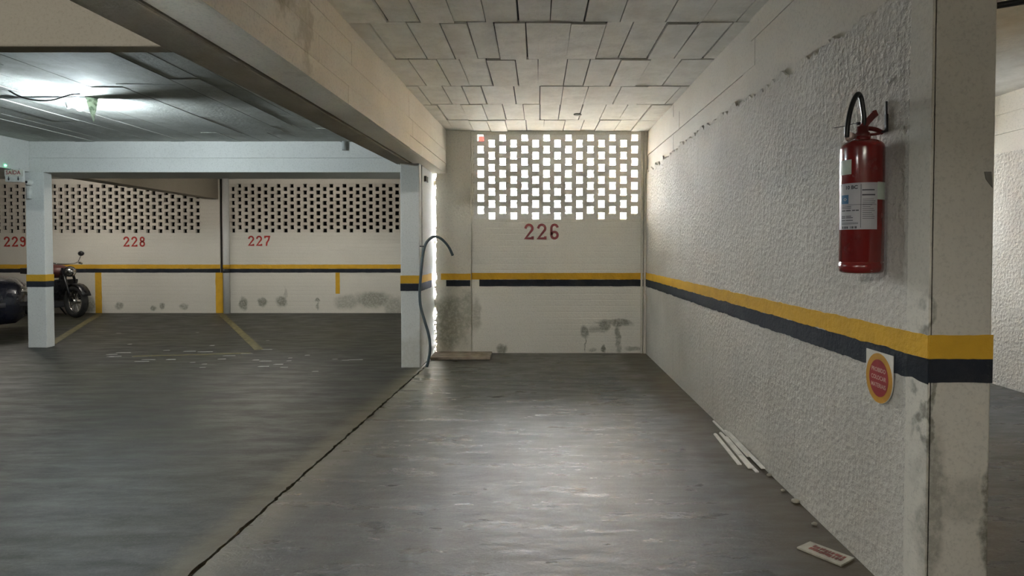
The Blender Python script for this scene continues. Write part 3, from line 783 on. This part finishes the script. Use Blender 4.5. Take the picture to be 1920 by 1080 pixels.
# two nails above it
for (x, y), lb in (((1668.5, 153), 'bright nail head on the right wall just above the extinguisher'), ((1669, 81), 'bright nail head high on the right wall near the pillar top')):
    p = onx(x, y, XR)
    mb = MB().lathe([(.001, -.012), (.005, -.011), (.0065, -.007), (.006, -.004), (.003, -.003), (.003, .01)], p, 10, 'x')
    tag(mb.build('nail', 'nail', origin=p), lb, 'nail', 'nails on the right wall')

# round warning sign under the extinguisher
sc_ = onx(1652.5, 709, XR); sy, sz = sc_.y, sc_.z
sg = thing('warning_sign', (XR - .006, sy, sz - .1), 'small round red and yellow notice stuck on the right wall under the black stripe', 'sign')
def sp(a, z, d): return Vector((XR - .006 - d, sy - a, sz + z))
r0 = .086
pts = [(-r0, .094), (-r0, 0)] + [(r0 * math.cos(R(t)), r0 * math.sin(R(t)) * 1.05) for t in range(190, 351, 10)] + [(r0, 0), (r0, .094)]
MB().prism([sp(a, z, 0) for a, z in pts], (-.003, 0, 0)).build('backing_plate', 'sign_white', sg)
def disc(rx, rz, d, name, mat): MB().prism([sp(rx * math.cos(R(t)), rz * math.sin(R(t)), d) for t in range(0, 360, 10)], (-.0006, 0, 0)).build(name, mat, sg)
disc(r0 * .985, r0 * 1.04, .0031, 'yellow_ring', 'sign_yellow'); disc(.061, .067, .0038, 'red_disc', 'sign_red')
mb = MB()
for k, tx in enumerate(('PROIBIDO', 'COLOCAR', 'MATERIAIS')):
    vs, fs = text_mesh(tx, .0215, .0004)
    mb.add([sp(v.x * .92, .029 - .028 * k + v.y, .0049) for v in vs], fs)
o = mb.build('sign_lettering', 'sign_text', sg); o['label'] = 'pale capital lettering PROIBIDO COLOCAR MATERIAIS'

# notice lying on the floor
A, B, C_, D = (onz(*p) for p in ((1494, 1029), (1519, 1018), (1602, 1049), (1577, 1063)))
fs_ = thing('notice_board', tuple((A + C_) / 2), 'dirty white notice with worn red print lying flat on the floor near the pillar', 'sign')
MB().prism([p + Vector((0, 0, .001)) for p in (A, D, C_, B)], (0, 0, .006)).build('panel', 'old_white', fs_)
mb = MB(); bil = lambda u, v: (A.lerp(D, u)).lerp(B.lerp(C_, u), v) + Vector((0, 0, .0075))
for r_, (v0, v1) in enumerate(((.28, .50), (.56, .78))):
    u = .16 if r_ == 0 else .12
    u = .18
    while u < .88:
        du = random.uniform(.035, .075); vv = random.uniform(-.03, .03)
        mb.prism([bil(u, v0 + vv), bil(u + du, v0 + vv), bil(u + du, v1 + vv), bil(u, v1 + vv)], (0, 0, .0006)); u += du + random.uniform(.008, .025)
mb.build('worn_print', 'old_red', fs_)

# white slats by the foot of the wall
slats = [((1341, 814), (1387, 871), .022, .004, 'white slat lying on the bay floor, furthest from the wall in the scattered pile'),
         ((1351, 812), (1388, 853), .020, .010, 'short white slat on top of the scattered pile, second out from the floor side'),
         ((1360, 820), (1409, 878), .034, .006, 'broadest white slat in the middle of the scattered pile'),
         ((1372, 837), (1420, 885), .018, .003, 'white slat under the broad one, its near end jutting towards the viewer'),
         ((1360, 808), (1404, 856), .022, .014, 'white slat with a notched end leaning against the wall foot beside the broad one'),
         ((1368, 811), (1431, 878), .022, .022, 'longest white slat leaning along the foot of the right wall'),
         ((1338, 790), (1368, 820), .016, .004, 'thin dull slat at the far end of the pile against the wall')]
for (a, b, wd, zz, lb) in slats:
    p, q_ = onz(*a, zz), onz(*b, zz)
    mx = XR - wd / 2 - .002
    p.x = min(p.x, mx); q_.x = min(q_.x, mx)
    mb = MB().bar(p, q_, wd, .006); d = (q_ - p).normalized()
    mb.bar(p - d * .012 + Vector((.002, 0, .001)), p + d * .03 + Vector((.002, 0, .001)), wd * .55, .005)
    tag(mb.build('wood_slat', 'white_slat', origin=(p + q_) / 2), lb, 'slat', 'white slats on the floor')

# hose on the column
hp = [(800, 683), (805, 668), (806.5, 650), (804, 628), (797, 604), (789.5, 578), (787, 556), (788, 530), (790.5, 500), (794, 472), (799, 456), (807, 447), (816, 443.5), (826, 447), (836, 456), (843, 466), (849, 479)]
dy = [-.03, -.03, -.03, -.03, -.03, -.03, -.03, -.03, -.03, -.03, -.03, -.02, 0, .05, .1, .13, .15]
pts = [ony(x, y, YC + .0 + d) for (x, y), d in zip(hp, dy)]; pts[0].z = .02
gh = thing('garden_hose', tuple(pts[0]), 'thin blue-grey hose standing along the column, its free end curling over to the right', 'hose')
MB().tube(smooth_path(pts, 6), .014, 10).build('tube', 'hose', gh)
p = ony(793, 462, YC - .02); MB().box(p + Vector((-.028, -.03, -.006)), p + Vector((.02, .02, .006))).build('clip', 'rubber', gh)
# little box and cable on the column side
p = Vector((XC1, YC + .32, ony(797, 336, YC + .3).z)); 
tag(MB().box(p + Vector((-.002, -.06, -.03)), p + Vector((.02, .06, .03))).build('junction_box', 'iron', origin=p), 'small dark junction box under the beam on the column side', 'junction box')
cb = [Vector((XC1 + .006, YC + .09, z)) for z in (.95, 1.4, 1.9, 2.04)]
tag(MB().tube(cb, .006, 6).build('cable', 'grey_pipe', origin=cb[0]), 'thin grey cable running up the column side to the beam', 'cable')

# board on the floor in the corner
A, B = onz(801, 677), onz(916, 677); 
q0 = [(A.x + .02, 6.58, .003), (B.x + .01, 6.58, .003), (B.x + .005, 6.955, .003), (A.x - .02 + .03, 6.955, .003)]
bd = tag(MB().prism(q0, (0, 0, .024)).build('loose_board', 'board', origin=(-.85, 6.75, 0)), 'flat weathered board lying on the floor in the corner beside the hose', 'board')

# lamp over the left bays
LP = ony(150, 200, 5.25)
lp = thing('ceiling_lamp', (LP.x, LP.y, CEIL_L), 'bare glowing bulb with a broken glass shard below the left ceiling', 'lamp')
MB().ball(LP, .032, 16, 10, (1, 1, 1.15)).build('bulb', 'bulb', lp)
MB().lathe([(.001, .085), (.02, .085), (.022, .04), (.016, .03), (.001, .03)], LP, 14).build('bulb_socket', 'socket', lp)
MB().lathe([(.001, CEIL_L), (.055, CEIL_L), (.055, CEIL_L - .012), (.03, CEIL_L - .03), (.001, CEIL_L - .03)], (LP.x, LP.y, 0), 18).build('ceiling_rose', 'socket', lp)
p = ony(129, 196, 5.2); MB().tube([p + Vector((-.02, 0, .02)), p + Vector((.0, 0, -.03))], .014, 10).tube([p + Vector((-.01, 0, .02)), p + Vector((.0, .02, .10))], .006, 8).build('switch_pull', 'pale_plastic', lp)
a, b, c = ony(158, 178, 5.2), ony(184, 182, 5.3), ony(175, 229, 5.2)
MB().prism([a, c, b], (0, .008, 0)).build('glass_shard', 'shard', lp)
# wires to it
z = CEIL_L - .012
cv = [ony(-60, 185, 5.2), ony(40, 181, 5.2), ony(100, 179, 5.2), ony(160, 178, 5.22)]
for p in cv: p.z = z
tag(MB().tube(cv, .011, 8).build('conduit', 'grey_pipe', origin=cv[1]), 'grey conduit clipped to the left ceiling and running to the lamp', 'conduit')
cv = [ony(x, y, 5.0) for x, y in ((-40, 130), (0, 158), (35, 180), (70, 188), (100, 187), (130, 178), (150, 176))]
tag(MB().tube(smooth_path(cv), .007, 8).build('cable', 'dark_cable', origin=cv[1]), 'dark slack cable drooping beneath the left ceiling towards the lamp', 'cable')
# little pipe end on the crossbeam
p = ony(645, 266, YL - .03); 
tag(MB().tube([p + Vector((0, 0, .01)), p + Vector((.0, 0, -.10))], .024, 12).tube([p, p + Vector((0, .03, 0))], .008, 8).build('pipe_stub', 'grey_pipe', origin=p), 'short grey pipe stub hanging at the top of the white crossbeam', 'pipe')

# exit sign, emergency light and indicator on the left column
a, b = ony(9, 319, 7.1), ony(42, 341, 7.1)
es = thing('exit_sign', ((a.x + b.x) / 2, 7.1, b.z), 'white hanging SAÍDA exit sign with red letters left of the left column', 'sign')
MB().box((a.x, 7.1, b.z), (b.x, 7.14, a.z)).build('sign_box', 'pale_plastic', es, bevel=.004)
MB().box((a.x, 7.095, (a.z + b.z) / 2 - .005), (b.x + .01, 7.10, a.z + .005)).build('face_strip', 'sign_white', es)
vs, fs = text_mesh('SAÍDA', .062, .001); cx_ = (a.x + b.x) / 2
MB().add([(cx_ + v.x * .98, 7.0935, a.z - .03 + v.y) for v in vs], fs).build('sign_lettering', 'sign_red', es)
for s_ in (-1, 1):
    mb = MB()
    c = Vector((cx_ + s_ * .055, 7.098, b.z + .035)); mb.prism([c + Vector((-.012, 0, .004)), c + Vector((0, 0, -.022)), c + Vector((.012, 0, .004))], (0, -.003, 0)).box(c + Vector((-.004, -.003, .004)), c + Vector((.004, 0, .026)))
    mb.build('arrow', 'ink', es)
for x_ in (a.x + .05, b.x - .05): MB().tube([(x_, 7.12, a.z), (x_, 7.12, 2.125)], .004, 6).build('hanger', 'grey_pipe', es)
p = ony(12, 309, 7.0)
tag(MB().ball((-6.095, p.y + .05, p.z), .012).build('indicator_light', 'led_green', origin=(-6.095, p.y, p.z)), 'tiny green indicator light on the left beam above the exit sign', 'light')
a = ony(57, 342, YL); el = thing('emergency_light', (a.x, YL, a.z - .2), 'slim white emergency light with a dark lens near the top of the left column', 'light')
b = ony(54.5, 350, YL), ony(61, 373, YL)
MB().box((b[0].x, YL - .04, b[1].z), (b[1].x, YL, b[0].z)).build('housing', 'pale_plastic', el, bevel=.006)
MB().lathe([(.001, -.06), (.02, -.058), (.034, -.04), (.036, -.02), (.036, 0)], (a.x, YL, a.z), 16, 'y').build('lens_mount', 'pale_plastic', el)
MB().lathe([(.001, -.066), (.014, -.062), (.018, -.05)], (a.x, YL, a.z), 12, 'y').build('lens', 'dark_glass', el)

# strip of conduit in the top right corner and over the bay front
cv = [ony(1866, 9, 4.3), ony(1935, -3, 4.3)]
cv = [Vector((XE - .06, y, CEIL - .05)) for y in (1.0, 6.9)]
a, b = onz(1862, 12, 2.50), onz(1922, 2, 2.50)
tag(MB().tube([a - (b - a) * .8, b + (b - a) * .8], .018, 8).build('conduit', 'dark_cable', origin=a), 'dark conduit under the ceiling right of the striped pillar', 'conduit')

# motorcycle behind the left column
hd = Vector((.93, -.36, 0)).normalized(); sd = Vector((-hd.y, hd.x, 0)); up = Vector((0, 0, 1))
fw = ony(143, 590, 10.60); fw.z = 0
mo = fw - hd * .65
mt = thing('motorcycle', tuple(mo), 'dark motorcycle parked at the far wall half hidden behind the left column', 'motorcycle')
L = lambda x, s_, z: mo + hd * x + sd * s_ + up * z
def wheel(x, name):
    wq = MB().torus(L(x, 0, .285), sd, .235, .05, 28, 10).build(name, 'tyre', mt)
    MB().torus(L(x, 0, .285), sd, .19, .012, 24, 6).tube([L(x, -.06, .285), L(x, .06, .285)], .04, 12).build('hub', 'chrome', wq)
    mb = MB()
    for k in range(10):
        t = 2 * math.pi * k / 10; mb.tube([L(x, 0, .285), L(x + .19 * math.cos(t), 0, .285 + .19 * math.sin(t))], .004, 5)
    mb.build('spokes', 'chrome', wq)
wheel(.65, 'wheel'); wheel(-.62, 'wheel')
MB().tube([L(.65, .075, .285), L(.42, .075, .86)], [.026, .02], 10).tube([L(.65, -.075, .285), L(.42, -.075, .86)], [.026, .02], 10).build('fork', 'bike_black', mt)
mb = MB(); vs = []
for k in range(9):
    t = R(20 + k * 17)
    for s_ in (-.07, .07): vs.append(L(.65 + .31 * math.cos(t), s_, .285 + .31 * math.sin(t)))
mb.add(vs, [(i * 2, i * 2 + 1, i * 2 + 3, i * 2 + 2) for i in range(8)], True); m_ = mb.build('mudguard', 'bike_black', mt); m_.modifiers.new('thick', 'SOLIDIFY').thickness = .012
MB().ball(L(.50, 0, .80), .095, 18, 10, (1, 1, 1)).build('headlight_shell', 'bike_black', mt)
MB().ball(L(.545, -.02, .80), .078, 18, 10, (1, 1, 1)).build('headlight', 'chrome', mt)
MB().tube(smooth_path([L(.24, -.36, .93), L(.34, -.26, .96), L(.40, -.1, .93), L(.40, .1, .93), L(.34, .26, .96), L(.24, .36, .93)]), .012, 8).build('handlebar', 'chrome', mt)
for s_ in (-1, 1):
    MB().tube([L(.24, s_ * .36, .93), L(.30, s_ * .27, .955)], .018, 8).build('grip', 'rubber', mt)
    MB().tube([L(.34, s_ * .24, .96), L(.32, s_ * .30, 1.07)], .005, 6).ball(L(.31, s_ * .31, 1.11), .055, 14, 8, (1, .6, .8)).build('mirror', 'bike_black', mt)
MB().ball(L(.12, 0, .80), .2, 18, 10, (1.2, .75, .62)).build('fuel_tank', 'bike_red', mt)
MB().box((0, 0, 0), (.01, .01, .01)).xf(lambda p: L(-.3, 0, .4) + p).bar(L(-.02, 0, .78), L(-.66, 0, .80), .24, .10).build('seat', 'rubber', mt, bevel=.02)
MB().bar(L(.36, 0, .80), L(-.55, 0, .55), .08, .06).bar(L(.33, 0, .74), L(.18, 0, .32), .09, .05).bar(L(-.55, 0, .55), L(-.62, 0, .285), .1, .04).build('frame', 'bike_black', mt)
MB().box((-.17, -.14, .16), (.2, .14, .5)).xf(lambda p: L(p.x, p.y, p.z)).tube([L(.1, 0, .45), L(.22, 0, .62)], .08, 12).build('engine', 'car_trim', mt, bevel=.03)
MB().bar(L(.34, -.0, .66), L(.28, 0, .30), .46, .03, hd).build('leg_shield', 'bike_black', mt, bevel=.02)
MB().tube([L(.15, -.16, .22), L(-.3, -.17, .24), L(-.75, -.18, .34)], [.025, .04, .045], 10).build('exhaust', 'chrome', mt)
MB().tube([L(0, .1, .2), L(-.05, .26, .0)], .012, 8).build('side_stand', 'bike_black', mt)

# dark car, only its front wing shows at the left edge
ch = Vector((.768, .640, 0)); cs_ = Vector((-.640, .768, 0)); c1 = Vector((-6.87, 8.2, 0))
co = c1 + cs_ * .825 - ch * 2.0
car = thing('car', tuple(co), 'dark blue car cut off by the left edge behind the left column', 'car')
K = lambda x, s_, z: co + ch * x + cs_ * s_ + up * z
def loft(secs):
    mb = MB(); n = len(secs[0]); vs = [p for s_ in secs for p in s_]
    fs = [(i * n + k, i * n + (k + 1) % n, (i + 1) * n + (k + 1) % n, (i + 1) * n + k) for i in range(len(secs) - 1) for k in range(n)]
    fs += [tuple(range(n))[::-1], tuple((len(secs) - 1) * n + k for k in range(n))]
    return mb.add(vs, fs, True)
def sec(x, wd, z0, zm, z1, crown): return [K(x, s_, z) for s_, z in ((-wd * .92, z0), (-wd, z0 + .12), (-wd, zm), (-wd * .95, z1 - .05), (-wd * .8, z1), (0, z1 + crown), (wd * .8, z1), (wd * .95, z1 - .05), (wd, zm), (wd, z0 + .12), (wd * .92, z0))]
MB_ = loft([sec(-2.0, .70, .30, .5, .85, .01), sec(-1.9, .80, .2, .55, .93, .01), sec(-1.2, .83, .17, .6, .94, .01), sec(0, .83, .17, .6, .92, .02), sec(.9, .83, .17, .6, .90, .03), sec(1.6, .815, .18, .55, .83, .03), sec(1.9, .79, .2, .5, .76, .02), sec(2.0, .70, .28, .48, .68, .01)])
MB_.build('car_body', 'car_paint', car)
def cab(x, wd, z0, z1): return [K(x, s_, z) for s_, z in ((-wd, z0), (-wd * .86, z1 - .03), (-wd * .7, z1), (wd * .7, z1), (wd * .86, z1 - .03), (wd, z0))]
loft([cab(-1.75, .72, .90, .93), cab(-1.2, .76, .90, 1.38), cab(-.3, .78, .9, 1.44), cab(.25, .77, .9, 1.38), cab(.95, .74, .88, .92)]).build('cabin', 'dark_glass', car)
for x in (-1.25, 1.25):
    for s_ in (-.72, .72):
        wq = MB().torus(K(x, s_, .30), cs_, .22, .085, 26, 10).build('wheel', 'tyre', car)
        MB().tube([K(x, s_ - .07, .30), K(x, s_ + .07, .30)], .17, 20).build('hubcap', 'chrome', wq)
for s_ in (-.6, .6):
    MB().ball(K(1.93, s_, .62), .11, 14, 8, (1, 1, .7)).build('headlight', 'chrome', car)
loft([sec(1.70, .835, .36, .42, .47, 0), sec(2.03, .72, .36, .42, .47, 0)]).build('bumper', 'car_trim', car)
MB().tube([K(1.7, -.83, .64), K(.2, -.845, .66), K(-1.8, -.82, .66)], .012, 6).build('side_moulding', 'car_trim', car)

# unseen tube lamps added to brighten walls, over the driveway and behind the crossbeam
def added_tube_lamp(x, y, z, L_, mat, label, along='x'):
    t = thing('added_tube_lamp', (x, y, z), label, 'lamp', 'added unseen tube lamps')
    d = Vector((L_ / 2, 0, 0)) if along == 'x' else Vector((0, L_ / 2, 0)); c = Vector((x, y, z))
    MB().bar(c - d + Vector((0, 0, -.02)), c + d + Vector((0, 0, -.02)), .09, .04).build('fitting', 'pale_plastic', t)
    MB().tube([c - d * .96 + Vector((0, 0, -.075)), c + d * .96 + Vector((0, 0, -.075))], .018, 12).build('tube', mat, t)
    for s_ in (-.96, .96): MB().bar(c + d * s_ + Vector((0, 0, -.04)), c + d * s_ + Vector((0, 0, -.095)), .03, .02, (1, 0, 0) if along == 'y' else (0, 1, 0)).build('end_holder', 'pale_plastic', t)
added_tube_lamp(-.2, -2.2, CEIL - .0, 1.2, 'tube', 'unseen fill tube added on the driveway ceiling behind the viewer, on the right')
added_tube_lamp(-3.2, -1.5, CEIL_L - .02, 1.2, 'fill_tube_lane', 'unseen fill tube added on the driveway ceiling behind the viewer, on the left')
added_tube_lamp(-4.0, 9.0, CEIL_L, 1.2, 'added_tube_far', 'unseen tube lamp added behind the long white crossbeam before bay 227')
added_tube_lamp(-8.0, 9.4, CEIL_L, 1.2, 'added_tube_far', 'unseen tube lamp added behind the crossbeam before bay 229')

# crumbs of mortar swept against the wall foot
for k, (x, y, r_, lb) in enumerate(((1497, 943, .016, 'largest pale mortar lump at the wall foot between the slats and the notice'),
                                    (1468, 921, .009, 'tiny mortar crumb at the wall foot just beyond the slats'),
                                    (1527, 985, .011, 'small grey crumb at the wall foot above the notice'),
                                    (1443, 893, .012, 'small crumb lying against the near end of the slats'))):
    p = onz(x, y); p.x = min(p.x, XR - r_ * 1.3)
    mb = MB().ball(p + Vector((0, 0, r_ * .6)), r_, 8, 5, (1.2, 1.0, .7))
    mb.v = [v + Vector((random.uniform(-1, 1), random.uniform(-1, 1), random.uniform(-.6, .6))) * r_ * .15 for v in mb.v]
    tag(mb.build('mortar_lump', 'old_white', origin=p), lb, 'rubble', 'mortar crumbs on the bay floor')
